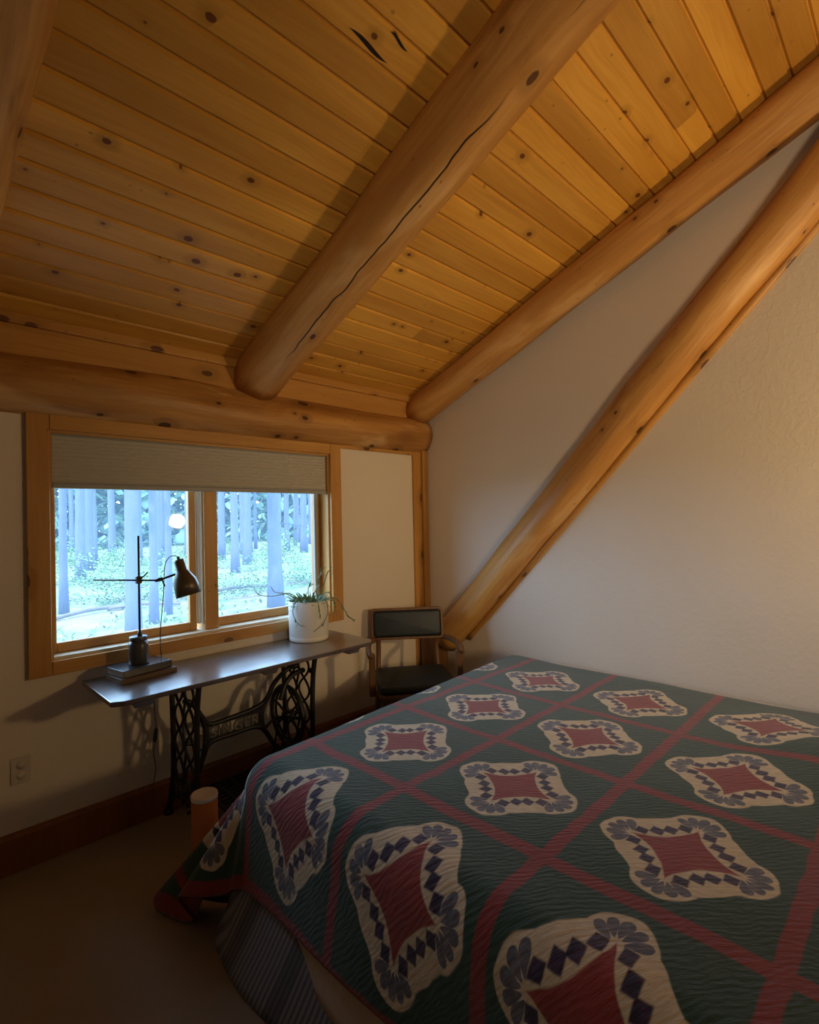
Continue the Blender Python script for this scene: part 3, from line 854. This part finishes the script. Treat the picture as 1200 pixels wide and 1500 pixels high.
# striped skirt, flaring to the floor
path = [(BX1 + .16, BY1 + .005), (BX0, BY1 + .035)]
for k in range(1, 9):
    a_ = math.radians(90 + 90 * k / 8); path.append((BX0 + .05 * math.cos(a_) - .0, BY1 - .015 + .05 * math.sin(a_)))
path += [(BX0 - .05, BY0 + .1), (BX0 + .09, BY0)]
dense = []
for (a0, a1) in zip(path[:-1], path[1:]):
    L = math.hypot(a1[0] - a0[0], a1[1] - a0[1]); n_ = max(1, int(L / .02))
    for k in range(n_): dense.append((a0[0] + (a1[0] - a0[0]) * k / n_, a0[1] + (a1[1] - a0[1]) * k / n_))
dense.append(path[-1])
cx_, cy_ = -1.1, -2.05; vs = []; fs = []; uvs = []; rows = 14; ln = [0]
for a0, a1 in zip(dense[:-1], dense[1:]): ln.append(ln[-1] + math.hypot(a1[0] - a0[0], a1[1] - a0[1]))
for i in range(rows + 1):
    t = i / rows; z = .335 * (1 - t) + .006 * t
    for k, (x_, y_) in enumerate(dense):
        kk = min(k + 1, len(dense) - 1); k0 = max(k - 1, 0)
        tx, ty = dense[kk][0] - dense[k0][0], dense[kk][1] - dense[k0][1]; l_ = math.hypot(tx, ty) or 1
        nx, ny = ty / l_, -tx / l_
        fl = .17 if x_ < -1.9 else .06
        w_ = math.sin(ln[k] * 9) * .010 * t + mnoise.noise(Vector((ln[k] * 3, t * 2, 3))) * .02 * t
        d_ = fl * t ** .75 + w_
        s_ = -1 if False else 1
        ox, oy = nx * d_, ny * d_
        if (x_ + ox - cx_) ** 2 + (y_ + oy - cy_) ** 2 < (x_ - cx_) ** 2 + (y_ - cy_) ** 2: ox, oy = -ox, -oy
        vs.append((x_ + ox, y_ + oy, z))
N = len(dense)
for i in range(rows):
    for k in range(N - 1):
        fs.append((i * N + k, i * N + k + 1, (i + 1) * N + k + 1, (i + 1) * N + k))
        uvs.append([(ln[k], .33 * i / rows), (ln[k + 1], .33 * i / rows), (ln[k + 1], .33 * (i + 1) / rows), (ln[k], .33 * (i + 1) / rows)])
mb = MB(); mb.add(vs, fs, uvs, smooth=True)
rel(mb.build('bed_skirt', M_skirt, solid=.003), bed)

def drape(u, v, edge=0.0, ztop=.618, R=.10, hx=-2.045, hy=-1.115, far=-2.96, head=-.30):
    """unrolled cloth coordinate -> world; falls over foot (x), window side (y) and far side"""
    hy = hy - .02 + .115 * min(1, max(0, (u + 2.0) / 1.6))
    ax_ = max(0, hx - u); ay = max(0, v - hy); ay2 = max(0, far - v); ah = max(0, u - head)
    bx, by = min(max(u, hx), head), max(min(v, hy), far)
    s_ = math.hypot(ax_, max(ay, ay2)) if not ah else math.hypot(ah, max(ay, ay2))
    lump = mnoise.noise(Vector((u * 1.6, v * 1.6, 2))) * .010 + mnoise.noise(Vector((u * 5, v * 5, 5))) * .004
    lump += .055 * math.exp(-(((u + .72) / .33) ** 2 + ((v + 2.62) / .24) ** 2))
    if s_ < 1e-6: return Vector((u, v, ztop + lump + edge))
    if ah: dx, dy = ah / s_, (ay - ay2) / s_
    else: dx, dy = -ax_ / s_, (ay - ay2) / s_
    RR = R + edge
    arc = R * PI / 2
    corner = 0
    if ax_ > 0 and ay > 0:
        phi = math.atan2(ay, ax_); corner = math.sin(2 * phi)
    if s_ < arc:
        a_ = s_ / R; out = RR * math.sin(a_); down = R - RR * math.cos(a_)
    else:
        e = s_ - arc
        k_ = .12
        if ax_ > 0 and ay > 0:
            T_ = ((0, .12), (18, .17), (42, .55), (49, .40), (56, .66), (74, .28), (90, .12)); g_ = math.degrees(phi)
            for (g0, k0), (g1, k1) in zip(T_[:-1], T_[1:]):
                if g0 <= g_ <= g1:
                    t_ = (g_ - g0) / (g1 - g0); t_ = t_ * t_ * (3 - 2 * t_); k_ = k0 + (k1 - k0) * t_
        k_ += .05 * math.sin((v if ax_ > ay else u) * 7.0 + 1.0) * (1 - corner)
        k_ = min(max(k_, -.05), .75)
        out = RR + e * k_; down = R + e * math.sqrt(max(.1, 1 - k_ * k_))
    z = ztop - down + lump * max(0, 1 - s_ / .2)
    return Vector((bx + dx * out, by + dy * out, z))
def cloth(u0, u1, v0, v1, nu, nv, ufun=None, edge=0.0, **kw):
    vs = []; fs = []; uvs = []; uvp = []
    for i in range(nu + 1):
        for j in range(nv + 1):
            v = v0 + (v1 - v0) * j / nv
            ua = ufun(v) if ufun else u0
            u = ua + (u1 - ua) * i / nu
            vs.append(drape(u, v, edge, **kw)); uvp.append((u if u > -1.88 else -1.88 + (u + 1.88) / 1.19, v))
    W_ = nv + 1
    for i in range(nu):
        for j in range(nv):
            f = (i * W_ + j, (i + 1) * W_ + j, (i + 1) * W_ + j + 1, i * W_ + j + 1); fs.append(f); uvs.append([uvp[q] for q in f])
    mb = MB(); mb.add(vs, fs, uvs, smooth=True); return mb
QU0, QU1, QV0, QV1 = -2.468, -.18, -3.35, -.50
qe = empty('patchwork_quilt', (-1.12, -2.05, .62)); tag(qe, 'green patchwork quilt with red lattice and cream medallions spread over the bed', 'quilt')
def q_end(v): t = min(1, max(0, (v + 1.75) / .6)); return QU0 - .035 * t * t * (3 - 2 * t)
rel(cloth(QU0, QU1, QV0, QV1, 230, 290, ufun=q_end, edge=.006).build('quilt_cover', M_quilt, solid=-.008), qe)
# binding along the three hanging hems
mb = MB()
hem = [(q_end(QV0 + (QV1 - QV0) * k / 150), QV0 + (QV1 - QV0) * k / 150) for k in range(151)] + [(q_end(QV1) + (QU1 - q_end(QV1)) * k / 120, QV1) for k in range(1, 121)]
mb.tube([drape(u, v, .006) for u, v in hem], .0065, 8)
rel(mb.build('quilt_binding', M_bind), qe)
# cream blanket hanging lower at the foot
bl = cloth(-2.6, -1.8, -3.10, -1.13, 30, 90, ufun=lambda v: q_end(v) - .055 - .065 * min(1, max(0, (-1.17 - v) / .5)) - .012 * math.sin(v * 6), edge=-.004)
o = bl.build('cream_blanket', M_cream, solid=.004)
tag(o, 'cream blanket whose edge hangs out below the quilt at the foot of the bed', 'blanket')

# orange canister with a white lid on the floor behind the quilt corner
cn = empty('canister', (-2.125, -.690, 0)); tag(cn, 'slim orange cylinder with white lid on the floor between treadle base and quilt corner', 'canister')
MB().lathe([(0, 0), (.051, 0), (.0525, .003), (.0525, .352), (0, .352)], 40).build('body', M_can, cn)
MB().lathe([(0, .3521), (.0525, .3521), (.0535, .355), (.0535, .368), (.052, .371), (.049, .368), (0, .368)], 40).build('lid', M_white, cn)

# ------------------------------------------------------------------ forest outside
rf = random.Random(5)
def gz(x, y): return -.30 + .10 * mnoise.noise(Vector((x * .25, y * .25, 0))) * min(1, max(0, (y - 1) / 4))
vs = []; fs = []; nx, ny = 60, 50
for i in range(nx + 1):
    for j in range(ny + 1):
        x_ = -25 + 85 * i / nx; y_ = .2 + 62 * (j / ny) ** 1.4
        vs.append((x_, y_, gz(x_, y_)))
for i in range(nx):
    for j in range(ny): fs.append((i * (ny + 1) + j, (i + 1) * (ny + 1) + j, (i + 1) * (ny + 1) + j + 1, i * (ny + 1) + j + 1))
mb = MB(); mb.add(vs, fs, smooth=True)
structure(mb.build('forest_ground', M_ground), 'sunlit forest floor outside the window', 'ground')
def trunk_mb(x, y, r, h, seed, lean=0.0):
    z0 = gz(x, y) - .1; mb = MB(); pts = []; rad = []
    for i in range(15):
        t = i / 14; pts.append(Vector((lean * h * t + .04 * mnoise.noise(Vector((seed, t * 4, 0))), .04 * mnoise.noise(Vector((seed, t * 4, 7))), h * t)))
        rad.append(r * (1.25 - .3 * min(1, t * 12) - .45 * t) * (1 + .08 * mnoise.noise(Vector((seed, t * 22, 3)))))
    mb.tube(pts, rad, 12); return mb, z0
def crown_mb(r, z0, z1, n, seed):
    q_ = random.Random(seed); mb = MB()
    for k in range(n):
        t = q_.random(); z = z0 + (z1 - z0) * t; R_ = r * (1 - .75 * t); a_ = q_.uniform(0, 2 * PI); rr = R_ * math.sqrt(q_.random())
        p = Vector((rr * math.cos(a_), rr * math.sin(a_), z)); d = Vector((math.cos(a_), math.sin(a_), q_.uniform(-.6, .3)))
        leafmesh(mb, p, d, q_.uniform(.3, .7), q_.uniform(.06, .14))
    return mb
crowns = [crown_mb(1.5, 4.2, 11, 420, 100 + k) for k in range(3)]
def tree(x, y, r, h, seed, label, group=None, lean=0.0, branches=0):
    mb, z0 = trunk_mb(x, y, r, h, seed, lean)
    e = empty('pine_tree', (x, y, z0)); tag(e, label, 'tree', group)
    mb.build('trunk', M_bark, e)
    q_ = random.Random(seed)
    for k in range(branches):
        z = q_.uniform(1.6, 3.8); a_ = q_.uniform(0, 2 * PI); L = q_.uniform(.5, 1.3)
        p = Vector((r * .6 * math.cos(a_), r * .6 * math.sin(a_), z)); d = Vector((math.cos(a_), math.sin(a_), -.25)) * L
        bm_ = MB(); bm_.tube([p, p + d * .5 + Vector((0, 0, .05)), p + d], [.014, .010, .004], 6)
        bo = bm_.build('branch', M_bark, e)
        lm = MB()
        for i in range(14):
            t = q_.uniform(.35, 1); leafmesh(lm, p + d * t, Vector((q_.uniform(-1, 1), q_.uniform(-1, 1), q_.uniform(-1, .2))), q_.uniform(.12, .22), .03)
        lm.build('needles', M_needle, bo)
    global CROWN
    if seed > 2: return e, None
    if seed < 3: o = crowns[seed % 3].build('crown', M_needle, e)
    else:
        o = bpy.data.objects.new('crown', CROWNS[seed % 3]); link(o); o.parent = e; o.rotation_euler.z = seed
    return e, o
CROWNS = []
e, o = tree(-.65, 4.95, .105, 12, 0, 'slim blue-grey trunk outside directly behind the lamp post', branches=0); CROWNS.append(o.data)
e, o = tree(2.79, 7.02, .16, 13, 1, 'thickest trunk outside, in the right window pane above the potted plant', branches=1); CROWNS.append(o.data)
e, o = tree(.285, 6.9, .075, 11, 2, 'knobbly slim trunk outside just left of the lamp shade', branches=2); CROWNS.append(o.data)
near = [(-.476, 9.79, .085, 'leftmost slim trunk outside in the left window pane'), (1.553, 17.29, .17, 'hazy trunk outside, second from the left edge of the window'),
        (3.36, 23.1, .15, 'distant slim trunk outside left of the lamp post, third from the window edge'), (6.12, 30.5, .22, 'distant trunk outside left of the lamp post, fourth from the window edge'),
        (.897, 7.9, .07, 'slim trunk outside behind the lamp shade'), (5.88, 15.0, .15, 'left trunk of the pair in the right window pane'),
        (12.5, 26.6, .27, 'right trunk of the pair in the right window pane'), (8.44, 21.5, .16, 'trunk outside next to the window mullion'),
        (13.5, 22.05, .20, 'trunk outside at the right end of the right window pane')]
for i, (x_, y_, r_, lab) in enumerate(near): tree(x_, y_, r_, 12 + i % 3, 3 + i, lab, branches=2 if y_ < 12 else 0)
SPOTS = [(-.65, 4.95), (2.79, 7.02), (.285, 6.9)] + [(t_[0], t_[1]) for t_ in near]
n = 0
while n < 42:
    y_ = rf.uniform(17, 40); lo = -2.6 + (y_ + 2.87) * .19; hi = -3.06 + (y_ + 2.87) * .85
    x_ = rf.uniform(lo, hi)
    if any(math.hypot(x_ - a_, y_ - b_) < 1.0 for a_, b_ in SPOTS): continue
    SPOTS.append((x_, y_))
    tree(x_, y_, rf.uniform(.09, .20), rf.uniform(11, 14), 20 + n, 'slender far trunk in the hazy depth of the forest beyond the window', 'far trunks in the forest'); n += 1
# bushes and young growth: copies of three kinds
def bush_mb(seed, R_=.6, H=.7, n=750):
    q_ = random.Random(seed); mb = MB()
    for k in range(n):
        a_ = q_.uniform(0, 2 * PI); rr = R_ * math.sqrt(q_.random()); z = H * q_.random() * (1 - (rr / R_) ** 2 * .7)
        leafmesh(mb, Vector((rr * math.cos(a_), rr * math.sin(a_), z)), Vector((math.cos(a_), math.sin(a_), q_.uniform(-.2, .9))), q_.uniform(.05, .10), q_.uniform(.012, .028))
    return mb
bproto = [bush_mb(1, .7, .8), bush_mb(2, .5, 1.1), bush_mb(3, .9, .6)]
bmesh_ = []
nb = 0
while nb < 46:
    y_ = rf.uniform(9.5, 30); lo = -2.6 + (y_ + 2.87) * .19; hi = -3.06 + (y_ + 2.87) * .85
    x_ = rf.uniform(lo, hi); k = nb % 3
    if any(math.hypot(x_ - a_, y_ - b_) < 1.35 for a_, b_ in SPOTS): continue
    SPOTS.append((x_, y_))
    if nb < 3: o = bproto[k].build('shrub', M_bush); bmesh_.append(o.data)
    else: o = bpy.data.objects.new('shrub', bmesh_[k]); link(o)
    o.location = (x_, y_, gz(x_, y_) - .03); o.rotation_euler = (0, 0, rf.uniform(0, 6)); s_ = rf.uniform(.7, 1.5); o.scale = (s_, s_, s_)
    tag(o, 'low green shrub on the forest floor outside the window', 'shrub', 'forest shrubs'); nb += 1
mb = MB()
for k in range(4500):
    y_ = 4 + 24 * rf.random() ** 1.2; lo = -2.8 + (y_ + 2.87) * .16; hi = -3.06 + (y_ + 2.87) * .88; x_ = rf.uniform(lo, hi)
    if mnoise.noise(Vector((x_ * .5, y_ * .5, 4))) < -.05: continue
    leafmesh(mb, Vector((x_, y_, gz(x_, y_))), Vector((rf.uniform(-1, 1), rf.uniform(-1, 1), rf.uniform(.3, 1.2))), rf.uniform(.06, .14), rf.uniform(.012, .03))
tag(mb.build('undergrowth', M_bush), 'low green undergrowth scattered over the forest floor', 'undergrowth', None, 'stuff')
mb = MB()
for k in range(17000):
    y_ = rf.uniform(41, 54); x_ = rf.uniform(-8, 48); z = -.5 + 11 * rf.random() ** 1.6
    leafmesh(mb, Vector((x_, y_, z)), Vector((rf.uniform(-1, 1), rf.uniform(-.3, .3), rf.uniform(-.8, .8))), rf.uniform(.6, 1.5), rf.uniform(.3, .6))
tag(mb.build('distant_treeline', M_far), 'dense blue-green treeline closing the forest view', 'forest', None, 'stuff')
for i, (x_, y_, L, a_, r_, lab) in enumerate(((-.05, 9.2, 1.6, .35, .04, 'fallen branch on the ground outside at the lower left of the window'), (.85, 9.1, 1.4, -.35, .03, 'fallen branch outside right of the lamp post'), (3.3, 9.8, 1.8, .1, .045, 'fallen log outside low in the right window pane'))):
    mb = MB(); mb.tube(smooth_path([(-L / 2, 0, .06), (0, .08, .10), (L / 2, -.03, .05)], 6), r_, 8)
    o = mb.build('fallen_log', M_deadwood); o.location = (x_, y_, gz(x_, y_)); o.rotation_euler.z = a_
    tag(o, lab, 'log')

# ------------------------------------------------------------------ lights
def light(name, typ, loc, energy, col, **kw):
    d = bpy.data.lights.new(name, typ); d.energy = energy; d.color = col
    for k, v in kw.items(): setattr(d, k, v)
    o = bpy.data.objects.new(name, d); link(o); o.location = loc; return o
kl = light('reading_lamp_light', 'SPOT', (-.33, -4.0, 1.53), 98, (1, .66, .29), shadow_soft_size=.10, spot_size=math.radians(122), spot_blend=1.0)
kl.rotation_euler = Vector((.0, 4.0, 1.2)).to_track_quat('-Z', 'Y').to_euler()
fl = light('added_fill_light', 'SPOT', (-3.4, -5.2, 1.7), 230, (1, .71, .42), shadow_soft_size=.35, spot_size=math.radians(72), spot_blend=1.0)  # added fill that brightens the right wall, not an actual room lamp
fl.rotation_euler = Vector((3.3, 3.3, .35)).to_track_quat('-Z', 'Y').to_euler()
s = light('sun', 'SUN', (0, 0, 20), 6.5, (1, .93, .78), angle=.01)
s.rotation_euler = Vector((.62, .30, -.72)).to_track_quat('-Z', 'Y').to_euler()
pt = light('window_sky_portal', 'AREA', (-1.736, .20, 1.42), 1, (1, 1, 1), shape='RECTANGLE', size=1.6, size_y=1.1)
pt.rotation_euler = (math.radians(90), 0, 0); pt.rotation_euler = Vector((0, -1, 0)).to_track_quat('-Z', 'Z').to_euler()
pt.data.cycles.is_portal = True
w = bpy.data.worlds.new('sky'); sc.world = w; w.use_nodes = True
bg = w.node_tree.nodes['Background']; bg.inputs[0].default_value = (.48, .72, 1.0, 1); bg.inputs[1].default_value = 13.0

# ------------------------------------------------------------------ camera
R_ = Vector((0.706, -0.7079, -0.02203)); U_ = Vector((.0067, -.0244, .9997)); F_ = Vector((.7081, .706, .01237))
F_.normalize(); R_ = F_.cross(U_).normalized(); U_ = R_.cross(F_)
cd = bpy.data.cameras.new('camera'); cam = bpy.data.objects.new('camera', cd); link(cam)
cam.matrix_world = Matrix(((R_.x, U_.x, -F_.x, -3.0589), (R_.y, U_.y, -F_.y, -2.8688), (R_.z, U_.z, -F_.z, 1.5), (0, 0, 0, 1)))
cd.sensor_fit = 'VERTICAL'; cd.sensor_height = 36; cd.lens = 36 * 765.94 / 1500; cd.clip_start = .02; cd.clip_end = 300
sc.camera = cam
sc.view_settings.view_transform = 'Standard'; sc.view_settings.look = 'None'; sc.view_settings.gamma = 1
sc.view_settings.exposure = 0.0
sc.view_settings.use_curve_mapping = False
sc.cycles.use_denoising = True
